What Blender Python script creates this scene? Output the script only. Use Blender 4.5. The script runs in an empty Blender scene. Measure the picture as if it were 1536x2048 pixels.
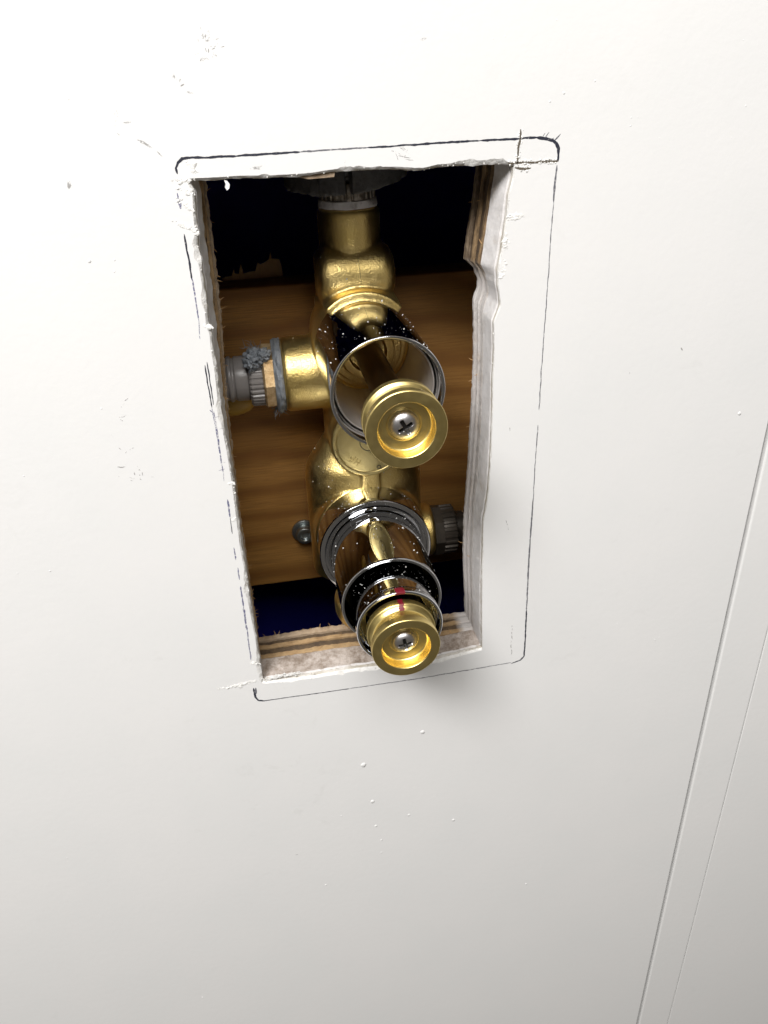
import bpy, bmesh, math, random
from mathutils import Vector, noise

random.seed(7)
MM = 0.001
scene = bpy.context.scene
col = scene.collection

# ---------------------------------------------------------------- camera
cam_d = bpy.data.cameras.new('camera')
cam = bpy.data.objects.new('camera', cam_d)
col.objects.link(cam)
cam.location = (-0.04101, -0.26316, 0.12898)
cam.rotation_euler = (1.056417, 0.037986, -0.172114)
cam_d.sensor_fit = 'VERTICAL'
cam_d.sensor_height = 36.0
cam_d.lens = 1568.65 * 36.0 / 2048.0
cam_d.clip_start = 0.005
cam_d.clip_end = 20.0
cam_d.dof.use_dof = True
cam_d.dof.focus_distance = 0.275
cam_d.dof.aperture_fstop = 30.0
scene.camera = cam

# ---------------------------------------------------------------- light of the room and an added fill
world = bpy.data.worlds.new('World')
scene.world = world
world.use_nodes = True
bg = world.node_tree.nodes['Background']
bg.inputs['Color'].default_value = (1.0, 0.91, 0.80, 1)
bg.inputs['Strength'].default_value = 0.085


def area_lamp(name, loc, target, power, sx, sy, color, shape='RECTANGLE'):
    d = bpy.data.lights.new(name, 'AREA')
    d.shape = shape
    d.size = sx
    d.size_y = sy
    d.energy = power
    d.color = color
    o = bpy.data.objects.new(name, d)
    col.objects.link(o)
    o.location = loc
    o.rotation_euler = (Vector(target) - Vector(loc)).to_track_quat('-Z', 'Y').to_euler()
    return o


area_lamp('work_lamp', (-0.46, -0.60, 0.80), (0.0, 0.0, -0.10), 8.2, 0.34, 0.24, (1.0, 0.985, 0.975))
area_lamp('overhead_fill', (-0.38, -1.05, 1.36), (0.0, 0.0, -0.1), 37.5, 1.5, 0.8, (1.0, 0.985, 0.96))  # added soft fill from above, for wall brightness and chrome reflections

vs = scene.view_settings
vs.view_transform = 'Standard'
vs.look = 'None'
vs.exposure = 0.10
vs.gamma = 1.0
vs.use_curve_mapping = False
scene.cycles.use_denoising = True
scene.cycles.max_bounces = 14
scene.cycles.glossy_bounces = 10
scene.cycles.caustics_reflective = True
scene.cycles.sample_clamp_indirect = 4.0

# measured outline of the opening and of the marks on the wall, in millimetres (x, z) on the wall plane
DATA = {
    'top': [[-56.4,101.6],[-52.4,101.5],[-47.2,101.4],[-41.7,101.5],[-35.0,101.2],[-26.6,101.0],[-19.6,101.1],[-12.1,101.7],[-6.0,101.9],[-2.3,101.7],[7.5,101.4],[13.4,100.7],[16.8,100.6],[21.0,101.3],[28.7,101.3],[34.8,101.1],[42.4,101.1],[46.2,100.3]],
    'right': [[46.2,100.3],[46.2,96.8],[44.9,91.6],[44.5,85.2],[43.8,79.4],[43.1,73.5],[42.2,68.9],[42.0,62.7],[42.7,59.3],[43.2,55.9],[42.4,53.2],[41.5,51.1],[41.0,49.8],[41.5,39.8],[41.3,28.5],[41.6,14.7],[41.6,0.3],[41.2,-12.8],[40.8,-21.0],[39.2,-31.8],[39.4,-45.4],[39.4,-58.6],[39.8,-77.9],[40.3,-96.5]],
    'bottom': [[-56.4,-97.6],[-49.4,-98.0],[-36.1,-98.6],[-19.0,-98.1],[-8.7,-98.3],[7.6,-99.1],[20.6,-99.5],[40.3,-96.5]],
    'left': [[-56.4,101.6],[-55.2,98.1],[-56.0,91.8],[-56.1,86.0],[-56.7,83.3],[-56.5,75.2],[-56.6,66.9],[-57.1,58.2],[-56.4,54.0],[-56.8,49.9],[-56.6,43.1],[-57.0,31.9],[-57.0,23.5],[-56.7,13.6],[-56.5,1.5],[-56.5,-6.6],[-56.8,-16.0],[-57.0,-28.4],[-56.7,-40.0],[-57.1,-55.1],[-56.8,-64.6],[-56.4,-73.5],[-56.6,-86.5],[-56.4,-97.6]],
    'right_back': [[40.2,98.4],[39.2,88.2],[38.1,82.0],[37.0,74.0],[36.2,67.1],[39.8,64.0],[41.7,59.5],[41.7,57.1],[40.0,52.0],[40.3,44.9],[40.6,32.1],[40.2,11.4],[39.3,-10.7],[38.5,-27.8],[37.6,-45.8],[37.5,-58.5],[38.3,-78.4],[38.8,-94.7]],
    'left_back': [[-52.4,98.2],[-52.7,87.2],[-52.8,69.7],[-53.5,55.6],[-54.3,43.9],[-55.3,28.1],[-55.9,17.1],[-56.4,4.1],[-57.2,-19.6]],
    'bottom_back': [[-56.3,-92.7],[-47.2,-92.3],[-37.8,-91.9],[-32.8,-91.6],[-20.8,-91.9],[29.0,-93.9],[38.8,-94.1]],
    'lines': [[0.55,"ink",[[-59.5,103.7],[-59.7,105.4],[-58.8,106.9],[-57.5,107.9],[-55.1,108.1]]],[0.55,"ink",[[-54.5,108.0],[-52.8,107.7]]],[0.42,"ink",[[-56.3,108.0],[-47.8,107.8],[-35.8,107.8],[-22.1,107.9]]],[0.22,"pencil",[[-22.1,107.9],[-8.3,108.0],[-1.2,108.0]]],[0.36,"ink",[[-1.2,108.0],[12.1,108.1],[25.7,108.2],[34.6,108.2]]],[0.42,"ink",[[34.6,108.2],[46.9,108.1],[53.5,108.2]]],[0.6,"ink",[[53.0,108.2],[56.3,107.6],[58.7,107.0],[59.9,106.1],[60.7,104.6],[60.8,100.9]]],[0.3,"pencil",[[60.6,99.7],[60.2,93.7],[60.2,88.3]]],[0.16,"pencil",[[60.2,88.3],[60.0,78.0],[60.0,68.1],[59.9,54.4],[59.7,34.3],[59.7,14.8]]],[0.16,"pencil",[[59.7,8.7],[59.5,-8.3],[59.7,-26.2],[59.5,-45.2],[59.6,-62.7]]],[0.3,"pencil",[[59.6,-23.9],[59.4,-50.1],[59.8,-78.6]]],[0.42,"ink",[[59.8,-78.6],[60.1,-98.0],[60.0,-104.3],[58.5,-106.3],[54.0,-107.6]]],[0.2,"pencil",[[54.0,-107.0],[39.5,-107.5],[25.7,-107.9],[9.6,-108.4],[-6.2,-108.3],[-19.7,-108.3]]],[0.26,"ink",[[-19.7,-108.3],[-33.0,-108.3],[-46.1,-108.1],[-58.0,-108.1]]],[0.55,"ink",[[-57.0,-108.3],[-59.7,-107.4],[-60.7,-105.2],[-61.0,-102.3]]],[0.5,"ink",[[-61.1,-102.9],[-61.0,-100.1]]],[0.5,"pencil",[[-60.3,-103.6],[-60.1,-100.2]]],[0.35,"ink",[[-60.3,86.5],[-60.1,78.5],[-60.1,72.3]]],[0.3,"blue",[[-60.0,72.9],[-59.9,65.1],[-60.0,59.3]]],[0.16,"blue",[[-60.0,59.3],[-60.5,53.0]]],[0.28,"ink",[[-60.2,43.9],[-60.2,36.8],[-60.1,28.5]]],[0.24,"ink",[[-59.4,44.9],[-59.3,38.1],[-59.4,29.4]]],[0.2,"blue",[[-60.1,28.5],[-59.9,20.0],[-59.8,14.1],[-59.9,7.2]]],[0.22,"blue",[[-59.6,27.2],[-59.5,17.6],[-59.7,10.2],[-59.7,3.1]]],[0.18,"blue",[[-59.6,3.1],[-59.9,-0.3]]],[0.4,"blue",[[-59.6,-7.9],[-59.7,-15.8]]],[0.16,"pencil",[[-59.7,-15.8],[-59.8,-23.0]]],[0.3,"blue",[[-60.0,-29.1],[-60.0,-34.8]]],[0.25,"blue",[[-59.8,-38.3],[-59.8,-44.2]]],[0.4,"blue",[[-59.8,-47.1],[-59.9,-57.6]]],[0.5,"blue",[[-59.9,-57.6],[-59.9,-69.0]]],[0.3,"blue",[[-59.9,-69.0],[-60.2,-84.7]]],[0.6,"blue",[[-60.2,96.4],[-60.1,93.8]]],[0.35,"blue",[[-60.5,98.6],[-60.4,96.1]]],[0.12,"blue",[[-58.8,20.2],[-57.0,20.4]]],[0.12,"blue",[[-59.6,24.7],[-57.8,25.1]]],[0.12,"blue",[[-60.3,7.1],[-58.1,7.2]]],[0.12,"blue",[[-61.2,4.1],[-58.8,4.5]]],[0.3,"blue",[[-60.9,27.7],[-59.5,26.0]]],[0.22,"pencil",[[56.0,107.9],[57.2,109.5]]],[0.22,"pencil",[[59.0,106.8],[61.1,108.8]]],[0.15,"pencil",[[55.1,108.2],[55.9,109.3]]],[0.15,"pencil",[[57.3,107.2],[59.0,107.7]]]],
    'scuffs': [[0.5,[[-69.5,113.8],[-67.4,112.6],[-65.7,111.3]]],[0.3,[[-65.0,110.1],[-63.2,108.5]]],[0.9,[[-91.1,103.6],[-91.9,101.4]]],[0.6,[[-53.3,125.3],[-51.6,125.0]]],[0.35,[[-72.7,118.0],[-70.4,118.1]]],[0.35,[[-71.0,122.3],[-69.3,122.3]]],[0.4,[[-88.8,34.3],[-87.5,35.1]]],[0.6,[[-91.4,27.6],[-90.6,26.8]]],[0.35,[[-91.6,28.4],[-89.2,28.7]]],[0.35,[[-95.5,22.1],[-95.0,21.3]]],[0.4,[[-93.8,17.3],[-93.3,16.3]]],[0.3,[[-92.2,15.0],[-88.9,16.4]]],[0.4,[[-95.8,9.6],[-93.2,9.8]]],[0.5,[[-85.7,4.5],[-84.1,4.5]]],[0.3,[[-90.1,31.7],[-89.0,33.2]]],[0.5,[[114.0,34.0],[114.8,32.4]]],[0.6,[[15.8,135.9],[17.6,136.4]]],[0.45,[[-54.1,-210.9],[-52.1,-211.4]]],[0.35,[[94.1,26.2],[94.4,25.4]]],[0.35,[[8.2,108.0],[10.8,106.7]]],[0.3,[[-37.0,104.3],[-33.1,104.8]]],[0.3,[[-37.8,103.9],[-34.4,103.7]]],[0.25,[[-8.8,104.9],[-8.6,102.6]]],[0.25,[[-8.2,104.6],[-9.2,103.2]]],[0.25,[[6.3,106.9],[8.9,105.4]]],[0.25,[[8.9,107.1],[11.8,105.8]]],[0.25,[[8.3,105.1],[12.4,104.3]]],[0.25,[[10.5,104.2],[13.0,103.5]]],[0.2,[[7.3,106.3],[8.2,104.0]]],[0.2,[[11.3,106.7],[10.1,104.2]]],[0.22,[[-35.9,-96.1],[-36.0,-100.0]]],[0.2,[[48.7,-31.7],[49.7,-36.5]]],[0.25,[[53.6,-85.7],[53.8,-102.6]]],[0.3,[[48.6,8.9],[48.5,7.4]]]],
    'kerfs': [[[47.9,110.8],[47.7,107.7],[47.2,104.1],[47.1,100.4]],[[44.0,101.1],[49.7,101.0],[55.6,101.0],[61.0,100.9]],[[46.3,99.8],[49.8,99.1],[51.8,99.3]]],
    'burrs': [[[-61.2,102.6],[-58.8,101.7],[-55.8,101.8]],[[-60.9,100.0],[-58.0,99.1],[-55.6,97.6]],[[-62.7,90.8],[-59.7,88.8],[-56.3,86.9]],[[-61.8,89.7],[-58.2,88.3],[-56.1,85.9]],[[-61.0,97.2],[-58.4,94.9],[-56.3,92.6]],[[44.7,85.4],[47.1,84.8],[49.7,85.1]],[[44.4,84.5],[47.1,84.1]],[[-75.3,-97.9],[-66.4,-97.3],[-56.2,-95.9]],[[-58.8,-2.1],[-57.4,-1.3],[-56.1,-2.0]],[[-58.2,57.2],[-57.3,56.6],[-56.2,55.6]],[[-61.2,-85.9],[-58.8,-86.6],[-56.8,-87.5]],[[-55.7,-96.6],[-49.2,-95.6],[-40.6,-95.5]],[[-56.4,107.4],[-54.8,105.3],[-54.1,103.2]],[[44.2,71.0],[43.5,66.8],[42.7,64.4]],[[44.2,79.1],[44.1,74.2]],[[-59.4,-16.3],[-57.6,-16.9]]],
    'nibs': [[[-90.3,80.4],0.7],[[-82.7,80.2],0.45],[[-83.4,76.7],0.4],[[-91.9,73.8],0.3],[[143.6,4.3],0.9],[[-16.1,-156.5],1.5],[[-13.0,-182.3],1.2],[[-12.0,-200.3],0.9],[[4.9,-196.4],0.9],[[12.6,-141.3],1.3],[[27.8,-205.8],1.0],[[-9.7,-211.5],0.7],[[-10.1,-221.0],0.6],[[61.3,120.3],0.55],[[56.9,118.1],0.45],[[84.6,112.4],0.35],[[86.8,112.3],0.3],[[120.6,104.8],0.3],[[119.3,132.5],0.3],[[38.0,135.5],0.3],[[41.7,136.0],0.3],[[71.2,123.2],0.4],[[84.6,110.0],0.35],[[-86.4,124.9],0.35],[[-96.7,32.0],0.4],[[-127.5,10.1],0.4],[[-128.2,-29.6],0.5],[[-139.6,-28.9],0.4],[[123.9,114.0],0.4],[[95.2,105.9],0.3],[[13.2,120.4],0.25],[[23.8,123.2],0.25],[[57.5,139.7],0.3],[[-28.7,-188.9],0.5],[[69.7,-268.8],0.8],[[123.3,-106.2],0.5],[[103.4,-93.3],0.4],[[125.1,-105.1],0.4],[[95.4,-73.6],0.35],[[128.3,-160.8],0.4],[[-40.1,-238.8],0.7],[[-157.7,-185.9],0.4],[[-114.8,-316.0],0.6]],
}

# ---------------------------------------------------------------- materials


class NT:
    def __init__(self, name):
        self.m = bpy.data.materials.new(name)
        self.m.use_nodes = True
        self.t = self.m.node_tree
        self.n = self.t.nodes
        self.b = self.n['Principled BSDF']
        self.out = self.n['Material Output']

    def add(self, kind, **kw):
        n = self.n.new(kind)
        for k, v in kw.items():
            if k.startswith('i_'):
                n.inputs[k[2:].replace('_', ' ')].default_value = v
            else:
                setattr(n, k, v)
        return n

    def link(self, a, b):
        self.t.links.new(a, b)

    def coord(self, scale=(1, 1, 1), kind='Object', rot=(0, 0, 0), loc=(0, 0, 0)):
        tc = self.add('ShaderNodeTexCoord')
        mp = self.add('ShaderNodeMapping')
        mp.inputs['Scale'].default_value = scale
        mp.inputs['Rotation'].default_value = rot
        mp.inputs['Location'].default_value = loc
        self.link(tc.outputs[kind], mp.inputs['Vector'])
        return mp.outputs['Vector']

    def noise(self, vec, scale, detail=4, rough=0.55, dist=0.0):
        n = self.add('ShaderNodeTexNoise')
        n.inputs['Scale'].default_value = scale
        n.inputs['Detail'].default_value = detail
        n.inputs['Roughness'].default_value = rough
        n.inputs['Distortion'].default_value = dist
        self.link(vec, n.inputs['Vector'])
        return n.outputs['Fac']

    def ramp(self, fac, stops):
        r = self.add('ShaderNodeValToRGB')
        e = r.color_ramp.elements
        while len(e) < len(stops):
            e.new(0.5)
        for el, (p, c) in zip(e, stops):
            el.position = p
            el.color = (c[0], c[1], c[2], 1) if not isinstance(c, (int, float)) else (c, c, c, 1)
        self.link(fac, r.inputs['Fac'])
        return r.outputs['Color']

    def mix(self, fac, a, b):
        m = self.add('ShaderNodeMix', data_type='RGBA')
        for sock, v in ((m.inputs['Factor'], fac), (m.inputs['A'], a), (m.inputs['B'], b)):
            if hasattr(v, 'is_linked'):
                self.link(v, sock)
            else:
                sock.default_value = v if isinstance(v, (int, float)) else (v[0], v[1], v[2], 1)
        return m.outputs['Result']

    def bump(self, height, dist, strength=1.0, prev=None):
        b = self.add('ShaderNodeBump')
        b.inputs['Strength'].default_value = strength
        b.inputs['Distance'].default_value = dist
        self.link(height, b.inputs['Height'])
        if prev is not None:
            self.link(prev, b.inputs['Normal'])
        return b.outputs['Normal']

    def set(self, name, v):
        s = self.b.inputs[name]
        if hasattr(v, 'is_linked'):
            self.link(v, s)
        else:
            s.default_value = v if isinstance(v, (int, float)) else (v[0], v[1], v[2], 1)
        return self


def make_materials():
    M = {}
    # painted wall face
    t = NT('white_paint')
    v = t.coord()
    blot = t.noise(v, 22, 5, 0.6)
    fine = t.noise(v, 330, 4, 0.65)
    sm = t.noise(v, 70, 6, 0.7, 0.6)
    patch = t.noise(v, 9, 3, 0.5)
    c = t.mix(t.ramp(blot, [(0.35, 0.0), (0.7, 1.0)]), (0.795, 0.787, 0.778), (0.77, 0.768, 0.76))
    mask = t.add('ShaderNodeMath', operation='MULTIPLY')
    t.link(t.ramp(sm, [(0.58, 0.0), (0.78, 1.0)]), mask.inputs[0])
    t.link(t.ramp(patch, [(0.5, 0.0), (0.68, 0.3)]), mask.inputs[1])
    c = t.mix(mask.outputs[0], c, (0.50, 0.49, 0.46))
    t.set('Base Color', c)
    t.set('Roughness', t.ramp(blot, [(0.3, 0.34), (0.7, 0.46)]))
    t.set('Specular IOR Level', 0.35)
    n1 = t.bump(fine, 0.00009, 0.6)
    t.set('Normal', t.bump(t.noise(v, 900, 2, 0.5), 0.00002, 0.5, n1))
    M['paint'] = t.m

    t = NT('trim_paint')
    v = t.coord()
    t.set('Base Color', t.mix(t.noise(v, 18, 4), (0.765, 0.745, 0.715), (0.74, 0.72, 0.69)))
    t.set('Roughness', 0.4)
    t.set('Normal', t.bump(t.noise(v, 300, 3), 0.00004, 0.5))
    M['trim'] = t.m

    # broken white edge of the face sheet
    t = NT('broken_plaster')
    v = t.coord()
    a = t.noise(v, 420, 6, 0.7)
    b = t.noise(v, 120, 4, 0.6)
    c = t.mix(t.ramp(a, [(0.35, 0.0), (0.68, 1.0)]), (0.70, 0.68, 0.65), (0.87, 0.865, 0.845))
    c = t.mix(t.ramp(b, [(0.60, 0.0), (0.72, 0.55)]), c, (0.30, 0.25, 0.19))
    t.set('Base Color', c)
    t.set('Roughness', 0.85)
    t.set('Normal', t.bump(a, 0.0006, 0.9))
    M['broken'] = t.m

    t = NT('fresh_plaster_burr')
    v = t.coord()
    a = t.noise(v, 500, 5, 0.7)
    t.set('Base Color', t.mix(a, (0.74, 0.73, 0.70), (0.90, 0.89, 0.87)))
    t.set('Roughness', 0.9)
    t.set('Normal', t.bump(a, 0.0004, 0.9))
    M['burr'] = t.m

    # raw edge of the face sheet
    t = NT('raw_sheet_edge')
    v = t.coord()
    a = t.noise(t.coord((1, 1, 0.25)), 500, 5, 0.7)
    b = t.noise(v, 60, 4, 0.6)
    c = t.mix(t.ramp(b, [(0.4, 0.0), (0.62, 1.0)]), (0.42, 0.38, 0.31), (0.62, 0.59, 0.55))
    c = t.mix(t.ramp(a, [(0.56, 0.0), (0.70, 0.75)]), c, (0.16, 0.13, 0.10))
    t.set('Base Color', c)
    t.set('Roughness', 0.9)
    t.set('Normal', t.bump(a, 0.0005, 0.8))
    M['rawedge'] = t.m

    # plaster core with saw dust and dirt settled on its ledge
    t = NT('plaster_core')
    v = t.coord()
    a = t.noise(v, 260, 6, 0.7)
    b = t.noise(v, 70, 5, 0.65, 0.5)
    c = t.mix(t.ramp(a, [(0.3, 0.0), (0.72, 1.0)]), (0.55, 0.53, 0.52), (0.70, 0.68, 0.675))
    c = t.mix(t.ramp(b, [(0.55, 0.0), (0.75, 0.6)]), c, (0.40, 0.33, 0.25))
    g = t.add('ShaderNodeNewGeometry')
    s = t.add('ShaderNodeSeparateXYZ')
    t.link(g.outputs['True Normal'], s.inputs[0])
    ledge = t.ramp(s.outputs['Z'], [(0.55, 0.0), (0.8, 1.0)])
    d = t.noise(t.coord((1, 1, 1), loc=(3.1, 0.2, 0)), 150, 7, 0.8, 0.0)
    dirt = t.mix(t.ramp(d, [(0.38, 0.0), (0.66, 1.0)]), (0.20, 0.155, 0.12), (0.55, 0.49, 0.45))
    c = t.mix(ledge, c, dirt)
    t.set('Base Color', c)
    t.set('Roughness', 0.95)
    t.set('Normal', t.bump(a, 0.0004, 0.8))
    M['core'] = t.m

    for nm, c0, c1 in (('ply_pale', (0.40, 0.275, 0.145), (0.26, 0.16, 0.075)),
                       ('ply_dark', (0.13, 0.085, 0.045), (0.045, 0.03, 0.02)),
                       ('ply_dusty', (0.40, 0.31, 0.22), (0.26, 0.18, 0.11))):
        t = NT(nm)
        v = t.coord((1, 1, 1))
        a = t.noise(v, 190, 6, 0.75, 0.4)
        f = t.noise(t.coord((1, 6, 0.6)), 200, 4, 0.7)
        c = t.mix(t.ramp(a, [(0.3, 0.0), (0.7, 1.0)]), c1, c0)
        c = t.mix(t.ramp(f, [(0.55, 0.0), (0.75, 0.7)]), c, (c1[0] * 0.35, c1[1] * 0.35, c1[2] * 0.35))
        # plaster dust rubbed over the right-hand cut below the drilled notch
        tc = t.add('ShaderNodeTexCoord')
        sx = t.add('ShaderNodeSeparateXYZ')
        t.link(tc.outputs['Object'], sx.inputs[0])
        right = t.add('ShaderNodeMapRange')
        for i_, v_ in zip((1, 2, 3, 4), (0.0325, 0.036, 0.0, 1.0)):
            right.inputs[i_].default_value = v_
        t.link(sx.outputs['X'], right.inputs[0])
        low = t.add('ShaderNodeMapRange')
        for i_, v_ in zip((1, 2, 3, 4), (0.068, 0.060, 0.0, 0.92)):
            low.inputs[i_].default_value = v_
        t.link(sx.outputs['Z'], low.inputs[0])
        mm = t.add('ShaderNodeMath', operation='MULTIPLY')
        t.link(right.outputs[0], mm.inputs[0])
        t.link(low.outputs[0], mm.inputs[1])
        m2 = t.add('ShaderNodeMath', operation='MULTIPLY')
        t.link(mm.outputs[0], m2.inputs[0])
        t.link(t.ramp(t.noise(v, 60, 5, 0.7), [(0.22, 0.45), (0.5, 1.0)]), m2.inputs[1])
        high = t.add('ShaderNodeMapRange')
        for i_, v_ in zip((1, 2, 3, 4), (0.058, 0.066, 0.0, 1.0)):
            high.inputs[i_].default_value = v_
        t.link(sx.outputs['Z'], high.inputs[0])
        m3 = t.add('ShaderNodeMath', operation='MULTIPLY')
        t.link(right.outputs[0], m3.inputs[0])
        t.link(high.outputs[0], m3.inputs[1])
        m4 = t.add('ShaderNodeMath', operation='MULTIPLY')
        t.link(m3.outputs[0], m4.inputs[0])
        t.link(t.ramp(t.noise(t.coord((1, 3.0, 0.35)), 190, 5, 0.7), [(0.36, 0.0), (0.60, 0.9)]), m4.inputs[1])
        c = t.mix(m4.outputs[0], c, (0.05, 0.030, 0.016))   # saw burn above the notch
        c = t.mix(m2.outputs[0], c, t.mix(a, (0.44, 0.41, 0.39), (0.62, 0.60, 0.59)))
        t.set('Base Color', c)
        t.set('Roughness', 0.9)
        t.set('Normal', t.bump(a, 0.0007, 0.9))
        M[nm] = t.m

    # pine of the nogging
    t = NT('pine')
    vv = t.coord((1.0, 1.0, 5.0))
    warp = t.noise(t.coord((1.2, 1, 2.2)), 9, 2, 0.4)
    w = t.add('ShaderNodeTexWave', wave_type='RINGS', rings_direction='SPHERICAL')
    w.inputs['Scale'].default_value = 12
    w.inputs['Distortion'].default_value = 5.0
    w.inputs['Detail'].default_value = 2.0
    w.inputs['Detail Scale'].default_value = 1.2
    t.link(t.coord((0.75, 0.5, 1.7), loc=(0.028, -0.04, 0.044)), w.inputs['Vector'])
    fib = t.noise(t.coord((3, 20, 120)), 16, 6, 0.7)
    c = t.ramp(w.outputs['Fac'], [(0.15, (0.46, 0.23, 0.058)), (0.6, (0.41, 0.20, 0.047)), (1.0, (0.27, 0.118, 0.025))])
    c = t.mix(t.ramp(fib, [(0.42, 0.0), (0.62, 0.65)]), c, (0.20, 0.09, 0.022))
    c = t.mix(t.ramp(warp, [(0.40, 0.0), (0.65, 0.5)]), c, (0.24, 0.105, 0.023))
    t.set('Base Color', c)
    t.set('Roughness', 0.62)
    t.set('Normal', t.bump(fib, 0.0002, 0.5))
    M['pine'] = t.m

    t = NT('splinter_wood')
    c = t.mix(t.noise(t.coord((40, 40, 6)), 30, 4), (0.52, 0.33, 0.15), (0.34, 0.19, 0.08))
    t.set('Base Color', c)
    t.set('Roughness', 0.8)
    M['splinter'] = t.m

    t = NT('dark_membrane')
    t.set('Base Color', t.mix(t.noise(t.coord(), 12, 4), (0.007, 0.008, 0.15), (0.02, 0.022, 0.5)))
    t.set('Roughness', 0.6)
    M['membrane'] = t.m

    # brass
    t = NT('cast_brass')
    v = t.coord()
    g = t.noise(v, 1450, 2, 0.6)
    g2 = t.noise(v, 230, 4, 0.6)
    tn = t.noise(v, 45, 4, 0.6)
    t.set('Metallic', 1.0)
    t.set('Base Color', t.mix(t.ramp(tn, [(0.3, 0.0), (0.7, 1.0)]), (0.82, 0.60, 0.20), (0.93, 0.72, 0.31)))
    t.set('Roughness', t.ramp(g2, [(0.3, 0.30), (0.7, 0.44)]))
    n1 = t.bump(g2, 0.0003, 0.05)
    t.set('Normal', t.bump(g, 0.00018, 1.0, n1))
    M['cast'] = t.m

    t = NT('turned_brass')
    v = t.coord()
    t.set('Metallic', 1.0)
    t.set('Base Color', t.mix(t.noise(v, 120, 4), (0.84, 0.65, 0.23), (0.90, 0.73, 0.32)))
    t.set('Roughness', t.ramp(t.noise(v, 300, 4), [(0.3, 0.30), (0.7, 0.40)]))
    t.set('Normal', t.bump(t.noise(v, 1500, 3), 0.00003, 0.5))
    M['brass'] = t.m

    t = NT('machined_disc_brass')
    v = t.coord()
    t.set('Metallic', 1.0)
    t.set('Base Color', t.mix(t.noise(v, 90, 5, 0.7), (0.70, 0.54, 0.20), (0.80, 0.66, 0.32)))
    t.set('Roughness', t.ramp(t.noise(v, 200, 4), [(0.3, 0.26), (0.7, 0.42)]))
    t.set('Normal', t.bump(t.noise(v, 700, 4), 0.00006, 0.6))
    M['disc'] = t.m

    t = NT('dark_bronze')
    v = t.coord()
    t.set('Metallic', 1.0)
    t.set('Base Color', (0.20, 0.115, 0.045))
    t.set('Roughness', 0.3)
    M['bronze'] = t.m

    t = NT('chrome')
    v = t.coord()
    sp = t.noise(v, 1600, 2, 0.5)
    t.set('Metallic', 1.0)
    t.set('Base Color', (0.70, 0.71, 0.73))
    t.set('Roughness', t.ramp(t.noise(v, 60, 5, 0.7), [(0.35, 0.02), (0.75, 0.055)]))
    M['chrome'] = t.m

    t = NT('satin_nickel')
    v = t.coord()
    t.set('Metallic', 0.72)
    t.set('Base Color', t.mix(t.noise(v, 40, 4), (0.64, 0.59, 0.54), (0.72, 0.67, 0.62)))
    t.set('Roughness', t.ramp(t.noise(v, 90, 4), [(0.3, 0.30), (0.7, 0.42)]))
    M['satin'] = t.m

    t = NT('steel_screw')
    v = t.coord()
    t.set('Metallic', 1.0)
    t.set('Base Color', (0.74, 0.72, 0.72))
    t.set('Roughness', 0.33)
    t.set('Normal', t.bump(t.noise(v, 1400, 3), 0.00003, 0.5))
    M['steel'] = t.m

    t = NT('shaded_fitting')  # near-black base colour paints the shade the right connector sits in
    t.set('Metallic', 0.5)
    t.set('Base Color', t.mix(t.noise(t.coord(), 200, 5), (0.03, 0.026, 0.02), (0.08, 0.066, 0.053)))
    t.set('Roughness', 0.4)
    M['dim'] = t.m

    t = NT('recess_shade_steel')  # dark tone stands for the shade inside the screws' cross recess
    t.set('Metallic', 0.8)
    t.set('Base Color', (0.07, 0.065, 0.06))
    t.set('Roughness', 0.5)
    M['recess_shade'] = t.m

    t = NT('zinc_screw')
    t.set('Metallic', 1.0)
    t.set('Base Color', (0.36, 0.39, 0.39))
    t.set('Roughness', 0.38)
    M['zinc'] = t.m

    t = NT('nickel')
    v = t.coord()
    a = t.noise(v, 260, 5, 0.7)
    t.set('Metallic', 0.85)
    t.set('Base Color', t.mix(t.ramp(a, [(0.4, 0.0), (0.65, 1.0)]), (0.14, 0.115, 0.085), (0.42, 0.38, 0.33)))
    t.set('Roughness', 0.36)
    t.set('Normal', t.bump(a, 0.0003, 0.7))
    M['nickel'] = t.m

    t = NT('grey_plastic')
    v = t.coord()
    a = t.noise(v, 120, 4)
    t.set('Base Color', t.mix(a, (0.23, 0.21, 0.20), (0.37, 0.345, 0.33)))
    t.set('Roughness', 0.28)
    t.set('Normal', t.bump(t.noise(v, 500, 3), 0.0001, 0.5))
    M['plastic'] = t.m

    t = NT('sealing_tape')
    v = t.coord()
    a = t.noise(v, 260, 5, 0.7)
    t.set('Base Color', t.mix(a, (0.13, 0.15, 0.175), (0.34, 0.36, 0.385)))
    t.set('Roughness', 0.55)
    t.set('Normal', t.bump(a, 0.0006, 0.9))
    M['tape'] = t.m

    t = NT('white_tape')
    a = t.noise(t.coord(), 170, 4, 0.7)
    t.set('Base Color', t.mix(t.ramp(a, [(0.5, 0.0), (0.75, 1.0)]), (0.62, 0.59, 0.57), (0.22, 0.19, 0.17)))
    t.set('Roughness', 0.6)
    t.set('Normal', t.bump(a, 0.0004, 0.8))
    M['whitetape'] = t.m

    t = NT('raw_brass_nut')
    a = t.noise(t.coord(), 240, 5, 0.7)
    t.set('Metallic', 0.6)
    t.set('Base Color', t.mix(t.ramp(a, [(0.35, 0.0), (0.7, 1.0)]), (0.50, 0.31, 0.13), (0.90, 0.68, 0.40)))
    t.set('Roughness', 0.45)
    t.set('Normal', t.bump(a, 0.0004, 0.8))
    M['nut'] = t.m

    t = NT('grey_foam')
    v = t.coord()
    a = t.noise(v, 420, 6, 0.75)
    t.set('Base Color', t.mix(a, (0.055, 0.053, 0.05), (0.15, 0.145, 0.14)))
    t.set('Roughness', 0.95)
    t.set('Normal', t.bump(a, 0.0012, 0.9))
    M['foam'] = t.m

    t = NT('glue')
    t.set('Base Color', (0.50, 0.31, 0.06))
    t.set('Roughness', 0.5)
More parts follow.
